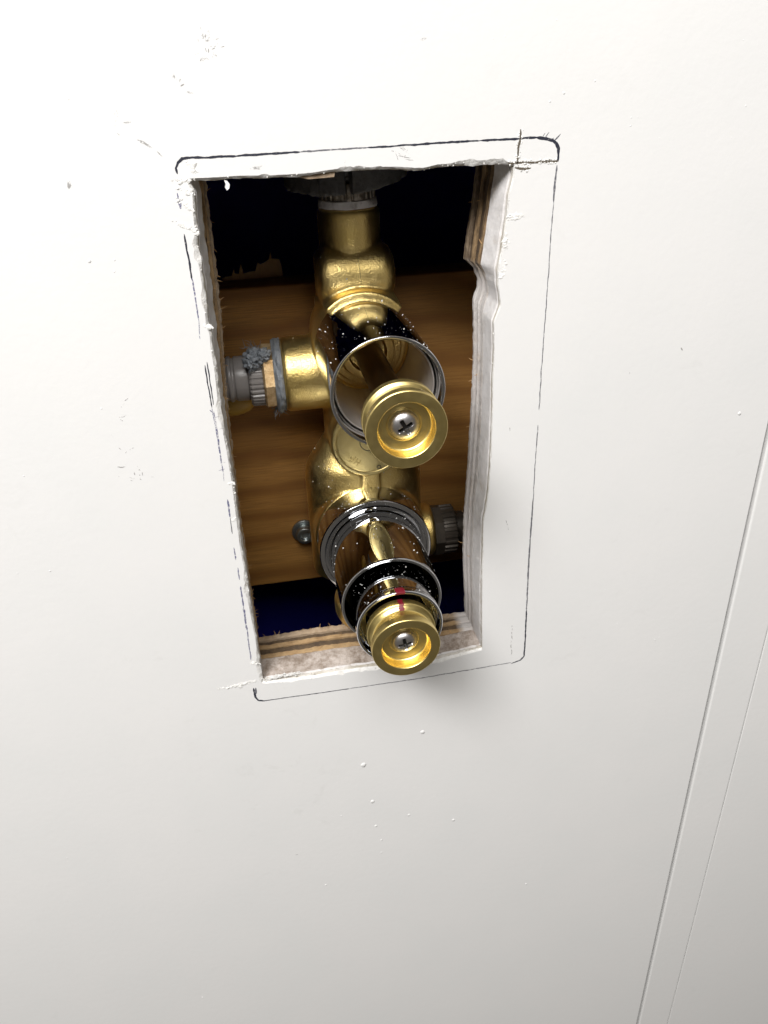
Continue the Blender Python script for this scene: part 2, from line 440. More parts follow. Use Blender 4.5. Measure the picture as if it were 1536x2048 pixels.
    M['glue'] = t.m

    t = NT('dust')
    t.set('Base Color', (0.62, 0.61, 0.59))
    t.set('Roughness', 0.9)
    M['dust'] = t.m

    t = NT('red_paint')
    t.set('Base Color', t.mix(t.noise(t.coord(), 400, 3), (0.10, 0.003, 0.010), (0.17, 0.006, 0.016)))
    t.set('Roughness', 0.4)
    M['red'] = t.m

    t = NT('black_groove')
    t.set('Base Color', (0.03, 0.025, 0.015))
    t.set('Roughness', 0.6)
    M['groove'] = t.m

    for nm, c, lo, hi in (('ink', (0.018, 0.02, 0.035), 0.28, 0.42), ('pencil', (0.13, 0.13, 0.15), 0.30, 0.52),
                          ('blue', (0.13, 0.13, 0.24), 0.38, 0.56), ('scuff', (0.36, 0.35, 0.34), 0.44, 0.62),
                          ('kerf', (0.10, 0.08, 0.055), 0.34, 0.46)):
        t = NT('mark_' + nm)
        v = t.coord()
        a = t.noise(v, 900 if nm != 'scuff' else 600, 4, 0.7)
        tr = t.add('ShaderNodeBsdfTransparent')
        mx = t.add('ShaderNodeMixShader')
        t.set('Base Color', c)
        t.set('Roughness', 0.7)
        t.link(t.ramp(a, [(lo, 0.0), (hi, 1.0)]), mx.inputs[0])
        t.link(tr.outputs[0], mx.inputs[1])
        t.link(t.b.outputs[0], mx.inputs[2])
        t.link(mx.outputs[0], t.out.inputs['Surface'])
        M[nm] = t.m
    return M


M = make_materials()

# ---------------------------------------------------------------- helpers


def tag(o, label=None, cat=None, group=None, kind=None):
    for k, v in (('label', label), ('category', cat), ('group', group), ('kind', kind)):
        if v:
            o[k] = v
    return o


def world_origin(o):
    v = Vector((0, 0, 0))
    while o is not None:
        v += o.location
        o = o.parent
    return v


def empty(name, loc_mm, label, cat, group=None):
    o = bpy.data.objects.new(name, None)
    o.empty_display_size = 0.01
    col.objects.link(o)
    o.location = Vector(loc_mm) * MM
    return tag(o, label, cat, group)


def obj(name, bm, mats, parent=None, origin=None, smooth=35):
    """bm in millimetres, world position; links it as one mesh object (origin at parent's or at `origin`)."""
    if not isinstance(mats, (list, tuple)):
        mats = [mats]
    if origin is None:
        org = world_origin(parent) if parent is not None else Vector((0, 0, 0))
    else:
        org = Vector(origin) * MM
    for v in bm.verts:
        v.co = v.co * MM - org
    me = bpy.data.meshes.new(name)
    bm.normal_update()
    bm.to_mesh(me)
    bm.free()
    for m in mats:
        me.materials.append(m)
    if smooth is not None:
        me.polygons.foreach_set('use_smooth', [True] * len(me.polygons))
        me.set_sharp_from_angle(angle=math.radians(smooth))
    o = bpy.data.objects.new(name, me)
    col.objects.link(o)
    if parent is not None:
        o.parent = parent
        o.location = org - world_origin(parent)
    else:
        o.location = org
    return o


AX = {'X': (1, 2, 0), 'Y': (0, 2, 1), 'Z': (0, 1, 2)}


def place(axis, c, a, b, h):
    # a, b in the plane of the turn, h along the axis; c = centre in the plane (two values)
    if axis == 'Y':
        return Vector((c[0] + a, h, c[1] + b))
    if axis == 'Z':
        return Vector((c[0] + a, c[1] + b, h))
    return Vector((h, c[0] + a, c[1] + b))


def rounded(profile, rad):
    out = [profile[0]]
    for i in range(1, len(profile) - 1):
        p0, p1, p2 = Vector(profile[i - 1]), Vector(profile[i]), Vector(profile[i + 1])
        d0, d2 = (p0 - p1), (p2 - p1)
        l0, l2 = d0.length, d2.length
        if l0 < 1e-6 or l2 < 1e-6:
            continue
        r = min(rad, l0 * 0.42, l2 * 0.42)
        a, b = p1 + d0 / l0 * r, p1 + d2 / l2 * r
        for t in (0, 0.25, 0.5, 0.75, 1):
            q = a * (1 - t) ** 2 + p1 * 2 * t * (1 - t) + b * t * t
            out.append((q.x, q.y))
    out.append(profile[-1])
    return out


def lathe(bm, profile, axis, c, segs=96, rad=0.25, closed=False, mat=0, a0=0.0, a1=None, radial=None):
    pr = rounded(profile, rad) if rad else list(profile)
    full = a1 is None
    n = segs if full else segs + 1
    rings = []
    for (r, h) in pr:
        if r < 1e-5 and full:
            rings.append([bm.verts.new(place(axis, c, 0, 0, h))])
            continue
        ring = []
        for i in range(n):
            t = (a0 + 2 * math.pi * i / segs) if full else a0 + (a1 - a0) * i / segs
            rr = r if radial is None else radial(r, t, h)
            ring.append(bm.verts.new(place(axis, c, rr * math.cos(t), rr * math.sin(t), h)))
        rings.append(ring)
    if closed:
        rings.append(rings[0])
    for A, B in zip(rings, rings[1:]):
        m = segs
        for i in range(m):
            j = (i + 1) % n if full else i + 1
            if len(A) == 1 and len(B) == 1:
                continue
            if len(A) == 1:
                f = bm.faces.new((A[0], B[i], B[j]))
            elif len(B) == 1:
                f = bm.faces.new((A[i], A[j], B[0]))
            else:
                f = bm.faces.new((A[i], A[j], B[j], B[i]))
            f.material_index = mat
    return bm


def fixn(bm):
    bmesh.ops.recalc_face_normals(bm, faces=bm.faces)
    return bm


def turned(profile, axis, c, **kw):
    return fixn(lathe(bmesh.new(), profile, axis, c, **kw))


def box(bm, x0, x1, y0, y1, z0, z1):
    vs_ = [bm.verts.new((x, y, z)) for x in (x0, x1) for y in (y0, y1) for z in (z0, z1)]
    for q in ((0, 1, 3, 2), (4, 6, 7, 5), (0, 4, 5, 1), (2, 3, 7, 6), (0, 2, 6, 4), (1, 5, 7, 3)):
        bm.faces.new([vs_[i] for i in q])
    return bm


def bevel_box(x0, x1, y0, y1, z0, z1, w):
    bm = box(bmesh.new(), x0, x1, y0, y1, z0, z1)
    fixn(bm)
    bmesh.ops.bevel(bm, geom=list(bm.edges), offset=w, segments=3, affect='EDGES', profile=0.5)
    return bm


def blob(bm, c, r, sub=1, flat=(1, 1, 1), jit=0.25):
    res = bmesh.ops.create_icosphere(bm, subdivisions=sub, radius=1.0)
    for v in res['verts']:
        k = 1 + random.uniform(-jit, jit)
        v.co = Vector((c[0] + v.co.x * r * flat[0] * k, c[1] + v.co.y * r * flat[1] * k, c[2] + v.co.z * r * flat[2] * k))


def tube(bm, pts, rads, n=6):
    rings = []
    for i, p in enumerate(pts):
        p = Vector(p)
        d = (Vector(pts[min(i + 1, len(pts) - 1)]) - Vector(pts[max(i - 1, 0)])).normalized()
        u = d.orthogonal().normalized()
        w = d.cross(u)
        r = rads[i] if isinstance(rads, (list, tuple)) else rads
        rings.append([bm.verts.new(p + (u * math.cos(2 * math.pi * k / n) + w * math.sin(2 * math.pi * k / n)) * r) for k in range(n)])
    for A, B in zip(rings, rings[1:]):
        for k in range(n):
            bm.faces.new((A[k], A[(k + 1) % n], B[(k + 1) % n], B[k]))
    bm.faces.new(rings[0][::-1])
    bm.faces.new(rings[-1])


def nz(x, y, z, s, oct_=3):
    return noise.fractal(Vector((x * s, y * s, z * s)), 0.9, 2.1, oct_)


# ---------------------------------------------------------------- the wall with its cut opening
def interp(table, q, key):
    t = sorted(table, key=lambda p: p[key])
    if q <= t[0][key]:
        return t[0][1 - key]
    for a, b in zip(t, t[1:]):
        if q <= b[key]:
            d = b[key] - a[key]
            k = 0 if d < 1e-9 else (q - a[key]) / d
            return a[1 - key] + (b[1 - key] - a[1 - key]) * k
    return t[-1][1 - key]


STEP = 0.8


def contours():
    """matched outlines of the opening at the wall face and at the back of the panel."""
    D = DATA
    f, b = [], []
    nx, nzv = int(98 / STEP), int(199 / STEP)
    # front corners
    TL, TR, BR, BL = D['top'][0], D['top'][-1], D['right'][-1], D['bottom'][0]
    bTL, bTR, bBR, bBL = (-52.4, 99.5), (40.4, 99.0), (38.9, -94.1), (-56.6, -92.7)
    for i in range(nx):   # top, left to right
        k = i / nx
        x = TL[0] + (TR[0] - TL[0]) * k
        f.append((x, interp(D['top'], x, 0)))
        xb = bTL[0] + (bTR[0] - bTL[0]) * k
        b.append((xb, 99.6 + 0.6 * nz(xb, 3, 1, 0.08)))
    for i in range(nzv):  # right, downwards
        k = i / nzv
        z = TR[1] + (BR[1] - TR[1]) * k
        f.append((interp(D['right'], z, 1), z))
        zb = bTR[1] + (bBR[1] - bTR[1]) * k
        b.append((interp(D['right_back'], zb, 1), zb))
    for i in range(nx):   # bottom, right to left
        k = i / nx
        x = BR[0] + (BL[0] - BR[0]) * k
        f.append((x, interp(D['bottom'], x, 0)))
        xb = bBR[0] + (bBL[0] - bBR[0]) * k
        b.append((xb, interp(D['bottom_back'], xb, 0)))
    for i in range(nzv):  # left, upwards
        k = i / nzv
        z = BL[1] + (TL[1] - BL[1]) * k
        f.append((interp(D['left'], z, 1), z))
        zb = bBL[1] + (bTL[1] - bBL[1]) * k
        b.append((interp(D['left_back'], zb, 1), zb))
    return [Vector(p) for p in f], [Vector(p) for p in b]


CF, CB = contours()
NC = len(CF)
OUT = [(CF[(i + 3) % NC] - CF[(i - 3) % NC]).normalized() for i in range(NC)]
OUT = [Vector((-d.y, d.x)) for d in OUT]     # clockwise walk: left-hand side = away from the opening
X0, X1, Z0, Z1 = -480.0, 156.9, -760.0, 480.0


def ring_at(y, off):
    k = y / 25.0
    return [CF[i] * (1 - k) + CB[i] * k + OUT[i] * off(i, y) for i in range(NC)]


def layer(name, ys, offs, mats, side_mats, parent, seed):
    """a board of the wall: front face with the opening, then the ragged side walls ring by ring."""
    bm = bmesh.new()
    rings = []
    for y, off in zip(ys, offs):
        pts = ring_at(y, off)
        rings.append([bm.verts.new((p.x, y, p.y)) for p in pts])
    for k, (A, B) in enumerate(zip(rings, rings[1:])):
        for i in range(NC):
            j = (i + 1) % NC
            f = bm.faces.new((A[i], A[j], B[j], B[i]))
            f.material_index = side_mats[k]
    for ring, y in ((rings[0], ys[0]), (rings[-1], ys[-1])):
        outer = [bm.verts.new((x, y, z)) for x, z in ((X0, Z0), (X1, Z0), (X1, Z1), (X0, Z1))]
        ed = [bm.edges.new((outer[i], outer[(i + 1) % 4])) for i in range(4)]
        ed += [bm.edges.get((ring[i], ring[(i + 1) % NC])) for i in range(NC)]
        r = bmesh.ops.triangle_fill(bm, edges=ed, use_beauty=True)
        for g in r['geom']:
            if isinstance(g, bmesh.types.BMFace):
                g.material_index = 0
        if y == ys[0]:
            first = outer
        else:
            for i in range(4):
                bm.faces.new((first[i], first[(i + 1) % 4], outer[(i + 1) % 4], outer[i]))
    fixn(bm)
    o = obj(name, bm, mats, parent, smooth=28)
    n = len(o.data.polygons)
    for p in o.data.polygons:
        if abs(p.normal.y) > 0.999:
            p.use_smooth = False
    return o


def side_of(i):
    o = OUT[i]
    return 'T' if o.y > 0.7 else 'B' if o.y < -0.7 else 'R' if o.x > 0 else 'L'


AMP = {'T': 1.0, 'L': 1.0, 'B': 1.25, 'R': 0.16}


def bite(i, y):
    p = CF[i]
    a = AMP[side_of(i)]
    n = nz(p.x, 5, p.y, 0.08) * 0.9 + nz(p.x, 9, p.y, 0.5) * 0.25
    return 0.75 * a + max(0.0, n - 0.05) * 2.1 * a + 0.07 * nz(p.x, 1, p.y, 2.5)


def rough(amp, fr, seed):
    def off(i, y):
        a = amp * (0.4 if side_of(i) == 'R' else 1.0)
        return a * nz(CF[i].x + seed * 17.0, y * 0.8, CF[i].y, fr) + 0.14 * a * nz(CF[i].x, y + seed, CF[i].y, fr * 5)
    return off


wall = layer('wall',
             [0.0, 0.35, 0.8, 1.2, 1.9, 2.5],
             [bite, lambda i, y: bite(i, y) * 0.45 + rough(0.3, 0.5, 2)(i, y), rough(0.35, 0.35, 3), rough(0.3, 0.4, 4),
              rough(0.45, 0.4, 5), lambda i, y: 0.4 + rough(0.45, 0.4, 6)(i, y)],
             [M['paint'], M['broken'], M['rawedge']], [1, 1, 2, 2, 2], None, 1)
tag(wall, kind='structure')
layer('core_board', [2.6, 3.2, 5.0, 7.5, 10.0, 12.2, 12.9],
      [lambda i, y: 0.9 + rough(0.4, 0.3, 11)(i, y)] + [rough(0.4, 0.25, 12 + k) for k in range(5)] + [lambda i, y: 0.5 + rough(0.4, 0.3, 18)(i, y)],
      [M['core']], [0] * 6, wall, 2)
ply_y = [(13.0, 15.3, 'ply_pale', 0.2), (15.4, 18.2, 'ply_dark', 0.8), (18.3, 20.2, 'ply_pale', 0.1),
         (20.3, 22.4, 'ply_dark', 0.9), (22.5, 25.0, 'ply_dusty', -0.1)]
for k, (a, b, m, off) in enumerate(ply_y):
    s = 30 + k * 7
    edge = (lambda s, off, amp: (lambda i, y: off + rough(amp, 0.45, s)(i, y)))(s, off, 0.4 if k < 4 else 0.55)
    layer('ply', [a, a + 0.4, b - 0.4, b], [lambda i, y, e=edge: e(i, y) + 0.25, edge, edge, lambda i, y, e=edge: e(i, y) + 0.25],
          [M[m]], [0, 0, 0], wall, s)


# flat marks drawn on the paint: thin ribbons lying on the face
def ribbon(bm, pts, w, y, taper=True, wob=0.15):
    P = [Vector(p) for p in pts]
    dense = []
    for a, b in zip(P, P[1:]):
        n = max(1, int((b - a).length / 0.5))
        dense += [a + (b - a) * (k / n) for k in range(n)]
    dense.append(P[-1])
    last = None
    N = len(dense)
    for i, p in enumerate(dense):
        d = (dense[min(i + 1, N - 1)] - dense[max(i - 1, 0)]).normalized()
        nrm = Vector((-d.y, d.x))
        ww = w * (1 + 0.45 * nz(p.x, w * 9, p.y, 0.5))
        if taper:
            ww *= min(1.0, 0.35 + i / 3.0, 0.35 + (N - 1 - i) / 3.0)
        p = p + nrm * wob * nz(p.x, 4, p.y, 0.25)
        a = bm.verts.new((p.x + nrm.x * ww / 2, y, p.y + nrm.y * ww / 2))
        b = bm.verts.new((p.x - nrm.x * ww / 2, y, p.y - nrm.y * ww / 2))
        if last:
            bm.faces.new((last[0], last[1], b, a))
        last = (a, b)


for k, (w, kind, pts) in enumerate(DATA['lines']):
    bm = bmesh.new()
    ribbon(bm, pts, w * (1.5 if kind != 'pencil' else 2.0), -0.03 - 0.004 * (k % 5))
    obj('pen_line', bm, M[kind], wall, smooth=None)
for k, (w, pts) in enumerate(DATA['scuffs']):
    bm = bmesh.new()
    ribbon(bm, pts, w * 1.3, -0.03 - 0.004 * (k % 5), wob=0.5)
    obj('scuff_mark', bm, M['scuff'], wall, smooth=None)
bm = bmesh.new()
for cx, cz, sx, sz, n in ((0, 0, 0, 0, 0),):
    pass
for k in range(70):   # grey rubbed patch above the opening, and finger marks at the left of it
    cx, cz, s = random.choice(((-46.0, 138.5, 3.0), (-46.0, 138.5, 3.0), (-43.5, 136.5, 2.4), (-47.5, 133.5, 1.6), (-56.5, 128.0, 2.0), (-90.0, 6.0, 4.0), (-75.0, 119.0, 3.5)))
    x, z = random.gauss(cx, s * 0.55), random.gauss(cz, s * 0.55)
    a = random.uniform(0, math.pi)
    l = random.uniform(0.4, 1.4)
    ribbon(bm, [(x, z), (x + math.cos(a) * l, z + math.sin(a) * l)], random.uniform(0.25, 0.6), -0.055 - 0.0004 * k)
tag(obj('rubbed_smudge', bm, M['scuff'], wall, smooth=None), kind='stuff')

for pts in DATA['kerfs']:
    bm = bmesh.new()
    ribbon(bm, pts, 0.62, -0.07, wob=0.25)
    k = obj('saw_kerf', bm, M['kerf'], wall, smooth=None)
    bm = bmesh.new()
    P = [Vector(p) for p in pts]
    for a, b in zip(P, P[1:]):
        d = (b - a)
        for q in range(int(d.length / 0.35)):
            p = a + d * random.random()
            nrm = Vector((-d.y, d.x)).normalized() * random.choice((-1, 1)) * random.uniform(0.25, 0.75)
            blob(bm, (p.x + nrm.x, -0.05, p.y + nrm.y), random.uniform(0.12, 0.4), 1, (1, 0.6, 1), 0.4)
    tag(obj('burr_crumbs', bm, M['burr'], k, smooth=60), kind='stuff')
for pts in DATA['burrs']:
    bm = bmesh.new()
    P = [Vector(p) for p in pts]
    L = sum((b - a).length for a, b in zip(P, P[1:]))
    for q in range(int(L / 0.16) + 4):
        i = random.randrange(len(P) - 1)
        t = random.random()
        p = P[i] + (P[i + 1] - P[i]) * t
        e = 1 - abs(2 * (i + t) / (len(P) - 1) - 1) * 0.6
        blob(bm, (p.x + random.gauss(0, 0.35), random.uniform(-0.1, 0.15), p.y + random.gauss(0, 0.35)),
             random.uniform(0.2, 0.7) * e, 1, (1.4, 0.28, 1.2), 0.4)
    obj('torn_paint_ridge', bm, M['burr'], wall, smooth=50)
for (p, r) in DATA['nibs']:
    bm = bmesh.new()
    blob(bm, (p[0], 0.05, p[1]), r * 0.85, 2, (1.0, 0.34, 1.1), 0.12)
    obj('paint_nib', bm, M['paint'], wall, smooth=70)

# crumbs of plaster and torn fibres along the rim of the opening
bm = bmesh.new()
for q in range(260):
    i = random.randrange(NC)
    s = side_of(i)
    if s == 'R' and (CF[i].y < 60 or random.random() < 0.4) and random.random() < 0.93:
        continue
    y = abs(random.gauss(0, 1.0))
    p = CF[i] + OUT[i] * (bite(i, 0) * random.uniform(0, 0.9) * (1 if y < 0.6 else 0))
    blob(bm, (p.x, y, p.y), random.uniform(0.08, 0.28), 1, (1, 1, 1), 0.45)
tag(obj('edge_crumbs', bm, M['burr'], wall, smooth=50), kind='stuff')
bm = bmesh.new()
for q in range(130):
    i = random.randrange(NC)
    if side_of(i) == 'T' or (side_of(i) == 'R' and random.random() < 0.75):
        continue
    y = random.choice((14, 17, 19, 23, 24.5, 25, 25))
    k = y / 25.0
    p = CF[i] * (1 - k) + CB[i] * k
    ln = random.uniform(0.8, 2.6)
    a = Vector((p.x, y, p.y))
    d = Vector((-OUT[i].x * 0.8 + random.uniform(-.6, .6), random.uniform(-.3, .6), -OUT[i].y * 0.8 + random.uniform(-.6, .6))).normalized()
    tube(bm, [a - d * 0.4, a + d * ln * 0.5 + Vector((random.uniform(-.2, .2), 0, random.uniform(-.2, .2))), a + d * ln], [0.16, 0.11, 0.03], 4)
tag(obj('wood_fibres', bm, M['splinter'], wall, smooth=50), kind='stuff')

# paper flake hanging from the top edge
bm = bmesh.new()
pf = [(-46.0, 101.2), (-45.1, 100.9), (-44.4, 99.9), (-44.7, 98.8), (-45.5, 98.2), (-46.0, 99.2), (-45.6, 100.1)]
va = [bm.verts.new((x, 0.6 + 0.3 * math.sin(z), z)) for x, z in pf]
vb = [bm.verts.new((x, 0.95 + 0.3 * math.sin(z), z)) for x, z in pf]
bm.faces.new(va)
bm.faces.new(vb[::-1])
for i in range(len(pf)):
    j = (i + 1) % len(pf)
    bm.faces.new((va[j], va[i], vb[i], vb[j]))
fixn(bm)
obj('paint_flake', bm, M['broken'], wall, smooth=30)
# peeled tan backing strip showing under the top edge
bm = bmesh.new()
pf = [(-27.0, 101.6), (-20.0, 99.9), (-12.0, 100.1), (-11.6, 101.9), (-19, 102.2)]
va = [bm.verts.new((x, 1.2, z)) for x, z in pf]
vb = [bm.verts.new((x, 2.4, z)) for x, z in pf]
bm.faces.new(va)
bm.faces.new(vb[::-1])
for i in range(len(pf)):
    j = (i + 1) % len(pf)
    bm.faces.new((va[j], va[i], vb[i], vb[j]))
fixn(bm)
obj('peeled_backing', bm, M['ply_dusty'], wall, smooth=30)

# trim and next panel to the right
tag(obj('wall_trim', bevel_box(158.7, 180.8, -0.5, 8.0, -760, 480, 0.9), M['paint'], None, smooth=None), kind='structure')
tag(obj('wall_right', bevel_box(181.2, 480, -0.1, 8.0, -760, 480, 0.4), M['paint'], None, smooth=None), kind='structure')
tag(obj('wall_lining', box(bmesh.new(), 157.0, 480, 8.2, 25.0, -760, 480), M['groove'], None, smooth=None), kind='structure')

# ---------------------------------------------------------------- the space behind the wall
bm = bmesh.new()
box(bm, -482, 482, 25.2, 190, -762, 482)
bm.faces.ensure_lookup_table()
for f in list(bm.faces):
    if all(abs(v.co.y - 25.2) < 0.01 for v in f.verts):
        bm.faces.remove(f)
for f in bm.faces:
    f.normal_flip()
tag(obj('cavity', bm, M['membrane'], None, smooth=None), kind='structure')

# pine nogging behind the valve
bm = bevel_box(-300, 300, 80, 98, -102, 50, 1.0)
board = obj('wooden_board', bm, M['pine'], None, origin=(0, 80, -102))
tag(board, 'horizontal pine board in the wall cavity behind the brass valve', 'board')

# torn plywood standing up behind the board's top edge
bm = bmesh.new()
prof = [(-53.9, 50.7), (-52.3, 51.3), (-49.8, 51.5), (-48.6, 54.3), (-48.2, 52.1), (-46.6, 52.1), (-45.2, 56.4), (-44.6, 52.2), (-42.1, 52.7), (-39.2, 52.9), (-37.9, 56.5), (-36.9, 55.6), (-34.8, 56.1), (-32.7, 57.4), (-31.7, 60.8), (-31.6, 57.6), (-28.2, 57.3), (-27.6, 54.9), (-27.2, 49.5), (-27.2, 30), (-53.9, 30)]
va = [bm.verts.new((x, 98.4, z)) for x, z in prof]
vb = [bm.verts.new((x + random.uniform(-.4, .4), 101, z - random.uniform(0, 1.5))) for x, z in prof]
bm.faces.new(va)
bm.faces.new(vb[::-1])
for i in range(len(prof)):
    j = (i + 1) % len(prof)
    bm.faces.new((va[j], va[i], vb[i], vb[j]))
fixn(bm)
tag(obj('torn_plywood', bm, M['splinter'], None, origin=(-36, 98.4, 30), smooth=30), 'splintered plywood edge sticking up behind the pine board', 'plywood')

# mounting screw in the board, beside the lower barrel
sc = empty('mounting_screw', (-30, 80, -72), 'zinc socket screw with washer in the pine board beside the lower barrel', 'screw')
obj('washer', turned([(0, 80), (6.2, 80), (6.2, 78.4), (0, 78.4)], 'Y', (-30, -72), rad=0.3), M['zinc'], sc)
bm = turned([(0, 78.4), (4.4, 78.4), (4.4, 73.6), (2.3, 73.6), (2.3, 75.6), (0, 75.8)], 'Y', (-30, -72), segs=48, rad=0.5)
obj('screw_head', bm, M['zinc'], sc)

bm = bmesh.new()
blob(bm, (-56, 74, 2), 8.0, 3, (1.3, 0.75, 0.8), 0.02)
tag(obj('glue_blob', bm, M['glue'], None, origin=(-56, 80, 2), smooth=80), 'yellow glue blob on the pine board under the left pipe', 'glue')

# ---------------------------------------------------------------- the brass valve
UP, LO = (0.0, 32.9), (-1.2, -56.0)      # axes of the two spindles (x, z)
valve = empty('shower_valve', (-1, 60, -92), 'brass concealed shower valve with two chrome sleeves and brass knobs', 'valve')


def cast_body():
    bm = bmesh.new()

    def cyl(axis, c, r, h0, h1, sc_=(1, 1), segs=72):
        lathe(bm, [(0, h0), (r, h0), (r, h1), (0, h1)], axis, c, segs=segs, rad=min(2.0, abs(h1 - h0) * 0.2),
              radial=(lambda rr, t, h: rr / math.sqrt((math.cos(t) / sc_[0]) ** 2 + (math.sin(t) / sc_[1]) ** 2)) if sc_ != (1, 1) else None)

    cyl('Y', UP, 19.6, 40.0, 70)
    cyl('Z', (-1, 60), 12.4, 44, 83)
    cyl('Z', (-0.5, 60), 16.6, -40, 49)
    cyl('Z', (-0.5, 62), 15.5, 40, 66)
    # shoulder bulge over the upper sleeve
    lathe(bm, [(0, -16.2), (7, -16.0), (10.4, -14.6), (11.8, -12), (12.1, -8.5), (12.1, 7), (11.8, 10.6), (10.4, 13.4), (7, 15.0), (0, 15.2)], 'X', (55.0, 58.0), segs=72, rad=0)
    box(bm, -13, 12, 50, 64, 46, 60)
    # thin lip of the casting wrapped over the back of the sleeve, flaring back into the bulge
    NS = 40
    rows = []
    for k in range(NS + 1):
        t = math.radians(42 + 92 * k / NS)
        e = min(1.0, 0.2 + 3.5 * min(k, NS - k) / NS)
        rows.append([bm.verts.new(place('Y', UP, r * math.cos(t), r * math.sin(t), h)) for r, h in
                     ((18.6, 39.0), (21.2, 38.6), (21.2 + 0.4 * e, 39.4), (21.2 + 0.7 * e, 41.0), (21.4 + 1.2 * e, 44.0), (21.4 + 2.0 * e, 47.0), (21.4 + 2.4 * e, 54), (18.6, 54))])
    for A, B in zip(rows, rows[1:]):
        for k in range(8):
            bm.faces.new((A[k], A[(k + 1) % 8], B[(k + 1) % 8], B[k]))
    bm.faces.new(rows[0][::-1])
    bm.faces.new(rows[-1])
    cyl('X', (60, 17.3), 15.8, -33, 0)
    cyl('Y', (0, -9), 16.2, 41.0, 66)
    lathe(bm, [(0, -83), (26.8, -83), (26.8, -31), (25.6, -25), (20.5, -18), (16.8, -12), (0, -8)], 'Z', (-1, 60), segs=72, rad=2.0, radial=lambda r, t, h: r / math.sqrt(math.cos(t) ** 2 + (math.sin(t) / 0.72) ** 2))
    cyl('Y', LO, 25.4, 40.6, 70)
    box(bm, -4.2, 3.8, 40.2, 60, -36, -20)
    # lower lobe
    lathe(bm, [(0, -91), (15, -90.8), (18.8, -89), (20.2, -86), (20.2, -79.2), (0, -79.2)], 'Z', (-1, 28), segs=72, rad=0.8)
    box(bm, -15, 13, 28, 62, -90, -78)
    cyl('X', (60, -68), 13.2, 0, 31)
    box(bm, -12, 11, 66, 79.9, -62, 40)
    fixn(bm)
    for v in bm.verts:
        v.co *= MM
    me = bpy.data.meshes.new('tmp')
    bm.to_mesh(me)
    bm.free()
    o = bpy.data.objects.new('tmp', me)
    col.objects.link(o)
    m = o.modifiers.new('r', 'REMESH')
    m.mode = 'VOXEL'
    m.voxel_size = 0.00062
    s = o.modifiers.new('s', 'SMOOTH')
    s.factor = 0.5
    s.iterations = 12
    dg = bpy.context.evaluated_depsgraph_get()
    res = bpy.data.meshes.new_from_object(o.evaluated_get(dg))
    bpy.data.objects.remove(o)
    b2 = bmesh.new()
    b2.from_mesh(res)
    for v in b2.verts:
        v.co /= MM
    return b2


body = obj('body', cast_body(), M['cast'], valve, smooth=180)

# casting seam on the bulge
bm = bmesh.new()
pts = []
for k in range(17):
    t = math.radians(100 + k * 6.6)
    pts.append((-0.2 + 0.05 * k, 55.0 + 12.02 * math.cos(t), 58.0 + 12.02 * math.sin(t)))
tube(bm, pts, 0.11, 5)
obj('casting_seam', bm, M['groove'], body)

# upper chrome sleeve
su = obj('chrome_sleeve', turned([(19.0, 39.5), (20.0, 39.5), (20.0, -14.2), (19.75, -14.8), (18.75, -14.8), (18.5, -14.2), (18.5, -9.0),
                                  (18.3, -8.4), (18.3, 12.0), (18.05, 12.2), (18.05, 12.8), (18.3, 13.0), (18.3, 39.2), (19.0, 39.5)], 'Y', UP, segs=160, rad=0.2), M['chrome'], valve)
obj('sleeve_lining', turned([(18.25, 39.4), (18.25, 13.4), (17.7, 13.0), (17.7, -7.6), (17.2, -8.0), (17.2, -7.4), (17.3, 12.6), (17.75, 13.2), (17.75, 39.4)], 'Y', UP, segs=160, rad=0.1), M['satin'], su)
obj('cartridge_nut', turned([(17.6, 40.5), (17.6, 39.0), (16.6, 38.6), (16.2, 37.6), (14.4, 37.2), (14.0, 35.0), (11.0, 34.4), (10.6, 31.0), (7.6, 30.4), (7.2, 33.0), (4.6, 33.4), (0, 33.4)], 'Y', UP, rad=0.4), M['cast'], valve)


def splined(n, d):
    return lambda r, t, h: r + d * (1 if math.sin(n * t) > 0 else 0)


sp = obj('spindle', turned([(0, 36), (5.4, 36), (5.4, -20), (5.0, -21), (4.6, -36), (0, -36)], 'Y', UP, segs=96, rad=0.3), M['bronze'], valve)


def knob_profile(y0, y1, rf, rr, rg, rec):
    # from the back (y1) to the front (y0 < y1), then into the recess
    L_ = y1 - y0
    return [(0, y1), (rr - 0.5, y1), (rr, y1 - 0.5), (rr, y1 - 0.27 * L_), (rr - 0.9, y1 - 0.31 * L_), (rg, y1 - 0.40 * L_), (rg, y1 - 0.60 * L_),
            (rf - 0.5, y0 + 0.30 * L_), (rf, y0 + 0.27 * L_), (rf, y0 + 0.25), (rf - 0.3, y0), (rec + 0.25, y0), (rec, y0 + 0.25), (rec - 0.15, y0 + 4.2),
            (rec - 0.7, y0 + 4.7), (5.6, y0 + 5.0), (5.4, y0 + 5.3), (0, y0 + 5.3)]


